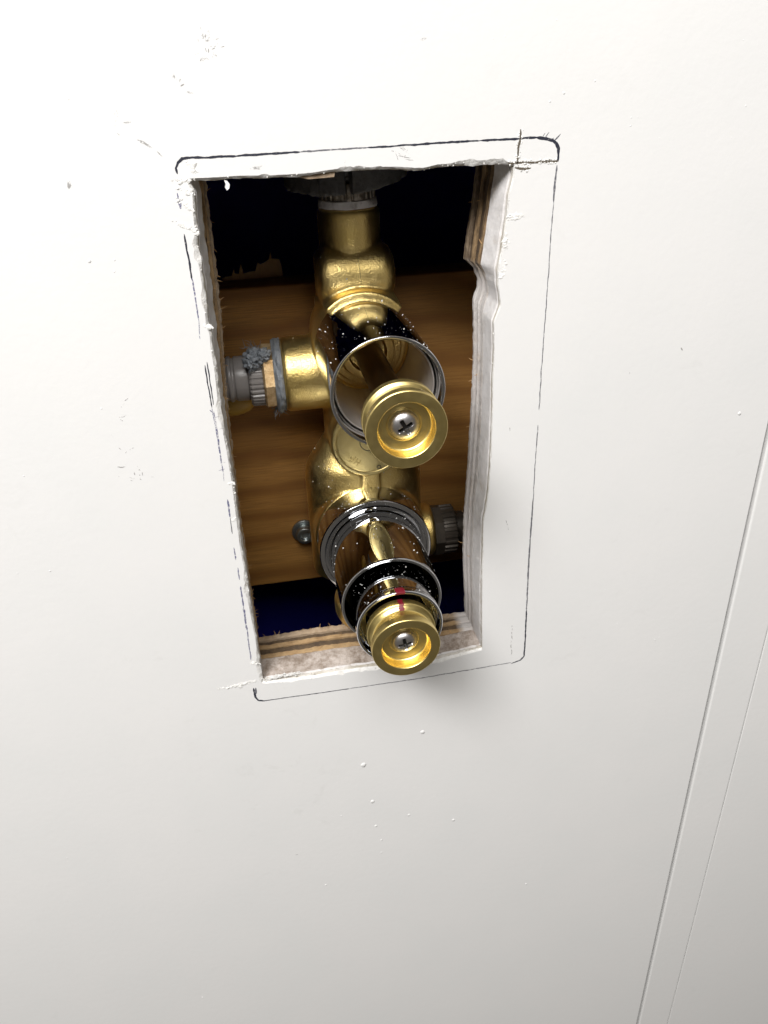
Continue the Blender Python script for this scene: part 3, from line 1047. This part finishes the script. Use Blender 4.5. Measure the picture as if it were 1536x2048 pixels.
def screw_head(bm, c, yfloor, r, h, rot):
    """pan head with a cross recess, facing -Y."""
    NR, NA = 34, 128
    dark = set()
    rings = []
    for k in range(NR + 1):
        rr = r * k / NR
        ring = []
        for a in range(NA):
            t = 2 * math.pi * a / NA
            x, z = rr * math.cos(t), rr * math.sin(t)
            hh = h * math.sqrt(max(0.0, 1 - (rr / r) ** 2.6)) * 0.8 + h * 0.2
            u, v = x * math.cos(rot) + z * math.sin(rot), -x * math.sin(rot) + z * math.cos(rot)
            w = 0.5
            au, av = abs(u), abs(v)
            inside = (au < w and av < 2.4) or (av < w and au < 2.4)
            dd = min(max(0.0, au - w), max(0.0, av - w))
            arm = max(au, av)
            depth = 2.5 * max(0.0, 1 - dd / 0.15) * max(0.0, min(1.0, (2.7 - arm) / 1.1))
            hh -= depth
            deep = depth > 0.5
            vv = bm.verts.new((c[0] + x, yfloor - hh, c[1] + z)) if k else None
            ring.append(vv)
            if k and deep:
                dark.add(vv)
        if k == 0:
            rings.append([bm.verts.new((c[0], yfloor - h + 2.5, c[1]))])
        else:
            rings.append(ring)
    base = [bm.verts.new((c[0] + r * math.cos(2 * math.pi * a / NA), yfloor, c[1] + r * math.sin(2 * math.pi * a / NA))) for a in range(NA)]
    rings.append(base)
    for A, B in zip(rings, rings[1:]):
        for a in range(NA):
            b = (a + 1) % NA
            if len(A) == 1:
                f = bm.faces.new((A[0], B[a], B[b]))
            else:
                f = bm.faces.new((A[a], A[b], B[b], B[a]))
            if sum(v in dark for v in f.verts) >= len(f.verts) - 1:
                f.material_index = 1  # recess faces take the dark steel that paints their shade
    return fixn(bm)


ku = obj('knob', turned(knob_profile(-47.0, -35.2, 12.8, 12.6, 10.9, 9.0), 'Y', UP, segs=128, rad=0.35), M['brass'], valve)
obj('knob_screw', screw_head(bmesh.new(), UP, -41.7, 4.8, 3.2, 0.5), [M['steel'], M['recess_shade']], ku, smooth=40)

# brass cover disc between the two spindles
dc = (0.0, -9.0)
disc = obj('cover_disc', turned([(0, 43), (16.2, 43), (16.2, 40.2), (15.7, 39.7), (14.6, 39.7), (14.2, 40.0), (13.9, 39.7), (0, 39.7)], 'Y', dc, segs=128, rad=0.15), M['disc'], valve)
obj('centre_ring', turned([(3.9, 39.8), (3.9, 39.62), (4.25, 39.62), (4.25, 39.8)], 'Y', dc, segs=64, rad=0.03), M['groove'], disc)
obj('punch_mark', turned([(0.62, 39.8), (0.62, 39.6), (1.0, 39.6), (1.0, 39.8)], 'Y', (3.6, -21.3), segs=32, rad=0.03), M['groove'], disc)
# raised letters H P
bm = bmesh.new()
ang = math.radians(-42 + 180)
ux, uz = math.cos(ang), math.sin(ang)
vx, vz = -uz, ux
o0 = Vector((-4.2, -17.6))


def stroke(a, b, top):
    pts = [o0 + Vector((ux, uz)) * p[0] + Vector((vx, vz)) * p[1] for p in (a, b)]
    d = (pts[1] - pts[0]).normalized() * 0.17
    n_ = Vector((-d.y, d.x))
    q = [pts[0] - d + n_, pts[1] + d + n_, pts[1] + d - n_, pts[0] - d - n_]
    lo = [bm.verts.new((p.x, 39.72, p.y)) for p in q]
    hi = [bm.verts.new((p.x, top, p.y)) for p in q]
    bm.faces.new(hi)
    for i in range(4):
        j = (i + 1) % 4
        bm.faces.new((lo[i], lo[j], hi[j], hi[i]))


for k_, (a, b) in enumerate((((0, 0), (0, 2.6)), ((1.7, 0), (1.7, 2.6)), ((0, 1.3), (1.7, 1.3)),
             ((2.9, 0), (2.9, 2.6)), ((2.9, 2.6), (4.4, 2.6)), ((4.4, 2.6), (4.4, 1.3)), ((4.4, 1.3), (2.9, 1.3)))):
    stroke(a, b, 39.46 + 0.012 * k_)
fixn(bm)
obj('raised_lettering', bm, M['disc'], disc, smooth=None)

# lower collar, sleeve, inner sleeve and knob
obj('chrome_collar', turned([(19.5, 41), (24.9, 41), (24.9, 28.0), (24.5, 27.4), (22.8, 27.1), (22.75, 29.2), (22.4, 29.2), (22.35, 26.6), (20.7, 26.9), (20.65, 28.5), (19.5, 28.5), (19.5, 41)], 'Y', LO, segs=160, rad=0.09), M['chrome'], valve, smooth=22)
obj('chrome_sleeve', turned([(17.0, 28), (20.35, 28), (20.35, -11.2), (20.05, -12.0), (19.15, -12.0), (18.95, -11.4), (18.85, -7.0), (17.6, -2.0), (17.0, 6.0), (17.0, 28)], 'Y', LO, segs=160, rad=0.25), M['chrome'], valve)
inner = obj('inner_sleeve', turned([(12, 20), (16.0, 20), (16.0, -24.5), (16.7, -26.0), (16.7, -28.6), (16.3, -29.2), (15.7, -29.2), (15.4, -28.6), (14.9, -26.5), (14.5, -22), (12.0, -21)], 'Y', LO, segs=160, rad=0.25), M['chrome'], valve)
kl = obj('knob', turned(knob_profile(-41.4, -28.0, 12.75, 13.1, 11.2, 9.1), 'Y', LO, segs=128, rad=0.35), M['brass'], valve)
obj('knob_screw', screw_head(bmesh.new(), LO, -36.1, 4.7, 3.2, 0.15), [M['steel'], M['recess_shade']], kl, smooth=40)
obj('knob_stem', turned([(0, 0), (7, 0), (7, -28.2), (0, -28.2)], 'Y', LO, rad=0.3), M['bronze'], valve)


# red paint mark across the rim of the inner sleeve and the knob
def paint_patch(profile, c, a0, a1, seed, parent, name):
    bm = bmesh.new()
    n = 10
    rows = []
    for k, (r, h) in enumerate(profile):
        e0 = a0 + math.radians(3.4) * nz(k * 3.1, seed, 0, 0.7)
        e1 = a1 + math.radians(3.4) * nz(k * 2.3, seed, 9, 0.7)
        rows.append([bm.verts.new(place('Y', c, r * math.cos(e0 + (e1 - e0) * i / n), r * math.sin(e0 + (e1 - e0) * i / n), h)) for i in range(n + 1)])
    for A, B in zip(rows, rows[1:]):
        for i in range(n):
            bm.faces.new((A[i], A[i + 1], B[i + 1], B[i]))
    fixn(bm)
    obj(name, bm, M['red'], parent, smooth=50)


R_ = math.radians
paint_patch([(16.76, -26.2), (16.78, -27.4), (16.78, -28.6), (16.36, -29.27), (15.75, -29.27)], LO, R_(82), R_(95), 2, inner, 'red_paint_mark')
paint_patch([(13.0, -28.3), (13.17, -28.6), (13.17, -29.3), (13.17, -30.0), (13.17, -30.8), (13.16, -31.5), (12.75, -31.85), (12.3, -32.2), (11.95, -32.6), (11.6, -33.0), (11.35, -33.35)], LO, R_(85), R_(94), 5, kl, 'red_paint_mark')

# ---------------------------------------------------------------- pipe fittings
# left inlet
fl = empty('pipe_connector', (-36, 60, 17.3), 'grey pipe connector with frayed sealing tape on the valve\'s left inlet', 'pipe connector', 'pipe connectors on the valve')
CL = (60, 17.3)


def wobble(amp, seed):
    return lambda r, t, h: r + amp * nz(math.cos(t) * 8 + seed, math.sin(t) * 8, h, 0.35)


obj('sealing_tape', turned([(0, -33), (14.8, -33), (15.1, -33.6), (14.9, -35.2), (14.0, -36.8), (0, -37.2)], 'X', CL, rad=0.5, radial=lambda r, t, h: r + 1.1 * nz(math.cos(t) * 9, math.sin(t) * 9, h * 1.5, 0.5, 4) + 0.9 * max(0, -math.sin(t)) * (1 if h < -34 else 0)), M['tape'], fl)
obj('brass_nut', turned([(0, -36.5), (13.9, -36.5), (14.1, -40.6), (13.2, -41.4), (0, -41.4)], 'X', CL, segs=8, rad=0), M['nut'], fl, smooth=20)
obj('serrated_ring', turned([(0, -41.4), (11.6, -41.4), (11.6, -46.4), (10.8, -47.2), (0, -47.2)], 'X', CL, segs=192, rad=0.3, radial=lambda r, t, h: r + (0.55 if math.sin(34 * t) > 0 else 0)), M['plastic'], fl, smooth=30)
obj('pipe', turned([(0, -47), (8.4, -47), (9.4, -47.6), (9.4, -52.8), (8.8, -53.2), (8.8, -54.0), (9.6, -54.4), (9.6, -55.6), (8.9, -56.2), (8.9, -58), (9.7, -58.4), (9.7, -95), (0, -95)], 'X', CL, rad=0.25), M['plastic'], fl)
bm = bmesh.new()
for q in range(46):
    t = random.choice((random.uniform(1.2, 2.6), random.uniform(4.0, 5.2)))
    up = t < 3
    x = random.uniform(-48, -41) if up else random.uniform(-37.5, -34)
    r = random.uniform(11.5, 15.0)
    a = Vector((x, CL[0] - abs(r * math.cos(t)) * (0.9 if up else 0.8), CL[1] + r * math.sin(t)))
    pts = [a]
    d = Vector((random.uniform(-.6, .6), random.uniform(-.8, .2), random.uniform(0.0, 1.0) if up else random.uniform(-1.2, -.3)))
    for k in range(6):
        d = (d + Vector((random.uniform(-.7, .7), random.uniform(-.6, .6), random.uniform(-.7, .7)))).normalized()
        pts.append(pts[-1] + d * random.uniform(0.5, 1.1))
    tube(bm, pts, [0.16, 0.16, 0.14, 0.12, 0.1, 0.07, 0.04], 5)
for q in range(3):   # crumpled lump of tape over the ring
    res = bmesh.ops.create_icosphere(bm, subdivisions=4, radius=1.0)
    cc = ((-43.5, 51, 28.5), (-45.5, 50, 27.0), (-40.5, 50, 30.0))[q]
    rr = ((4.2, 4.0, 3.2), (2.6, 3.4, 3.4), (2.8, 3.2, 2.2))[q]
    for v in res['verts']:
        d = v.co.normalized()
        k = 1 + 0.55 * nz(d.x * 3 + q * 9, d.y * 3, d.z * 3, 0.9, 4) + 0.07 * nz(d.x * 10, d.y * 10, d.z * 10 + q, 0.9, 2)
        v.co = Vector((cc[0] + d.x * rr[0] * k, cc[1] + d.y * rr[1] * k, cc[2] + d.z * rr[2] * k))
tag(obj('frayed_fibres', bm, M['tape'], fl, smooth=60), kind='stuff')

# right outlet
fr = empty('pipe_connector', (31, 60, -68), 'dim serrated pipe connector to the right of the lower chrome sleeve', 'pipe connector', 'pipe connectors on the valve')
CR = (60, -69)
obj('brass_nut', turned([(0, 31), (12.6, 31), (12.6, 35.4), (0, 35.4)], 'X', CR, segs=8, rad=0), M['dim'], fr, smooth=20)
obj('serrated_ring', turned([(0, 35.4), (11.2, 35.4), (11.2, 41.6), (10.5, 42.2), (0, 42.2)], 'X', CR, segs=160, rad=0.3, radial=lambda r, t, h: r + (0.8 if math.sin(22 * t) > 0 else 0)), M['dim'], fr, smooth=30)
obj('pipe', turned([(0, 42.2), (8.2, 42.2), (8.2, 47), (7.6, 47.3), (7.6, 48.4), (8.4, 48.8), (8.4, 95), (0, 95)], 'X', CR, rad=0.25), M['dim'], fr)

# top outlet
ft = empty('pipe_connector', (-1, 60, 83), 'nickel threaded connector with white sealing tape on top of the brass neck', 'pipe connector', 'pipe connectors on the valve')
CT = (-1, 60)
obj('sealing_tape', turned([(0, 83), (11.3, 83), (11.6, 83.5), (11.3, 86.0), (0, 86.3)], 'Z', CT, rad=0.4, radial=wobble(0.5, 8)), M['whitetape'], ft)
obj('serrated_ring', turned([(0, 86), (10.6, 86), (10.6, 92.2), (9.6, 93), (0, 93)], 'Z', CT, segs=160, rad=0.3, radial=lambda r, t, h: r + (0.45 if math.sin(26 * t) > -0.2 else 0)), M['nickel'], ft, smooth=30)
obj('pipe', turned([(0, 93), (9.6, 93), (9.6, 94.2), (9.0, 94.6), (9.0, 160), (0, 160)], 'Z', CT, rad=0.25), M['plastic'], ft)

# foam insulation in three wedges round the top pipe
fo = empty('foam_collar', (-1, 60, 90), 'dark grey torn foam collar round the pipe above the valve', 'pipe insulation')


def foam_wedge(d0, d1, seed, drop):
    # angles measured from -Y (towards the room), positive to +X
    bm = bmesh.new()
    NA, ZS, RS = 40, [0, 0.4, 1.2, 3, 7, 14, 30], [10.6, 12, 15, 18, 21, 23]
    grid = {}

    def pt(a, r, z):
        t = math.radians(a) - math.pi / 2
        rr = r + 0.8 * nz(math.cos(t) * r + seed, math.sin(t) * r, z, 0.3)
        zz = 89.6 + z + drop(a, r) + (0.9 * nz(math.cos(t) * r, math.sin(t) * r + seed, 0, 0.9, 4) if z < 1 else 0)
        return bm.verts.new((CT[0] + rr * math.cos(t), CT[1] + rr * math.sin(t), zz))
    # closed cross-section walk: bottom inner->outer, outside up, then top outer->inner, inside down
    sec = [(r, 0) for r in RS] + [(23.4, z) for z in ZS[1:]] + [(10.6, 30), (10.6, 14), (10.6, 5)]
    rows = []
    for i in range(NA + 1):
        a = d0 + (d1 - d0) * i / NA
        rows.append([pt(a, r, z) for r, z in sec])
    for A, B in zip(rows, rows[1:]):
        for k in range(len(sec)):
            j = (k + 1) % len(sec)
            bm.faces.new((A[k], A[j], B[j], B[k]))
    bm.faces.new(rows[0][::-1])
    bm.faces.new(rows[-1])
    bmesh.ops.triangulate(bm, faces=[f for f in bm.faces if len(f.verts) > 4])
    fixn(bm)
    return bm


dropf = lambda a, r: 0.045 * (r - 18) * (1 if a < 0 else 2.2) + (0.05 * max(0, a) + 0.02 * max(0, -a - 40))
for a0, a1, s in ((-165, -33.5, 1), (-31, -9, 4), (-1.5, 165, 9)):
    obj('foam_wedge', foam_wedge(a0, a1, s, dropf), M['foam'], fo, smooth=60)

# ---------------------------------------------------------------- dust from the cutting
def dust_on(parent, c, r, y0, y1, n, a0, a1, smin=0.05, smax=0.26, name='dust_specks'):
    bm = bmesh.new()
    for q in range(n):
        a = math.radians(random.uniform(a0, a1))
        s = smin + (smax - smin) * random.random() ** 9
        y = random.uniform(y0, y1)
        blob(bm, (c[0] + r * math.cos(a), y, c[1] + r * math.sin(a)), s, 1, (1, 1, 1), 0.35)
    tag(obj(name, bm, M['dust'], parent, smooth=60), kind='stuff')


dust_on(valve, UP, 20.02, -13.5, 37, 230, 5, 175, 0.03, 0.3)
dust_on(valve, LO, 20.38, -10.5, 26, 200, 0, 180, 0.03, 0.3)
dust_on(valve, LO, 16.03, -24, -8, 110, 20, 160, 0.03, 0.2)
dust_on(valve, LO, 24.92, 29, 40.5, 110, 20, 160, 0.03)
dust_on(valve, LO, 16.72, -28.4, -26.2, 24, 20, 200)
dust_on(valve, UP, 12.82, -46, -44, 14, 0, 180, 0.04, 0.2)

# dust lying on the casting: dropped onto the surface from above and in front
dg = bpy.context.evaluated_depsgraph_get()
dg.update()
bm = bmesh.new()
org = world_origin(body)
for q in range(620):
    x, z = random.uniform(-30, 26), random.choice((random.uniform(-40, -14), random.uniform(-60, 72)))
    start = Vector((x, 0, z + 60)) * MM
    dr = Vector((0, 0.6, -0.8)).normalized()
    ok, loc, nrm, idx = body.ray_cast(start - org, dr)
    if not ok or nrm.z < 0.05:
        continue
    p = (loc + org) / MM
    blob(bm, p, 0.03 + 0.3 * random.random() ** 9, 1, (1, 1, 1), 0.35)
tag(obj('dust_specks', bm, M['dust'], valve, smooth=60), kind='stuff')
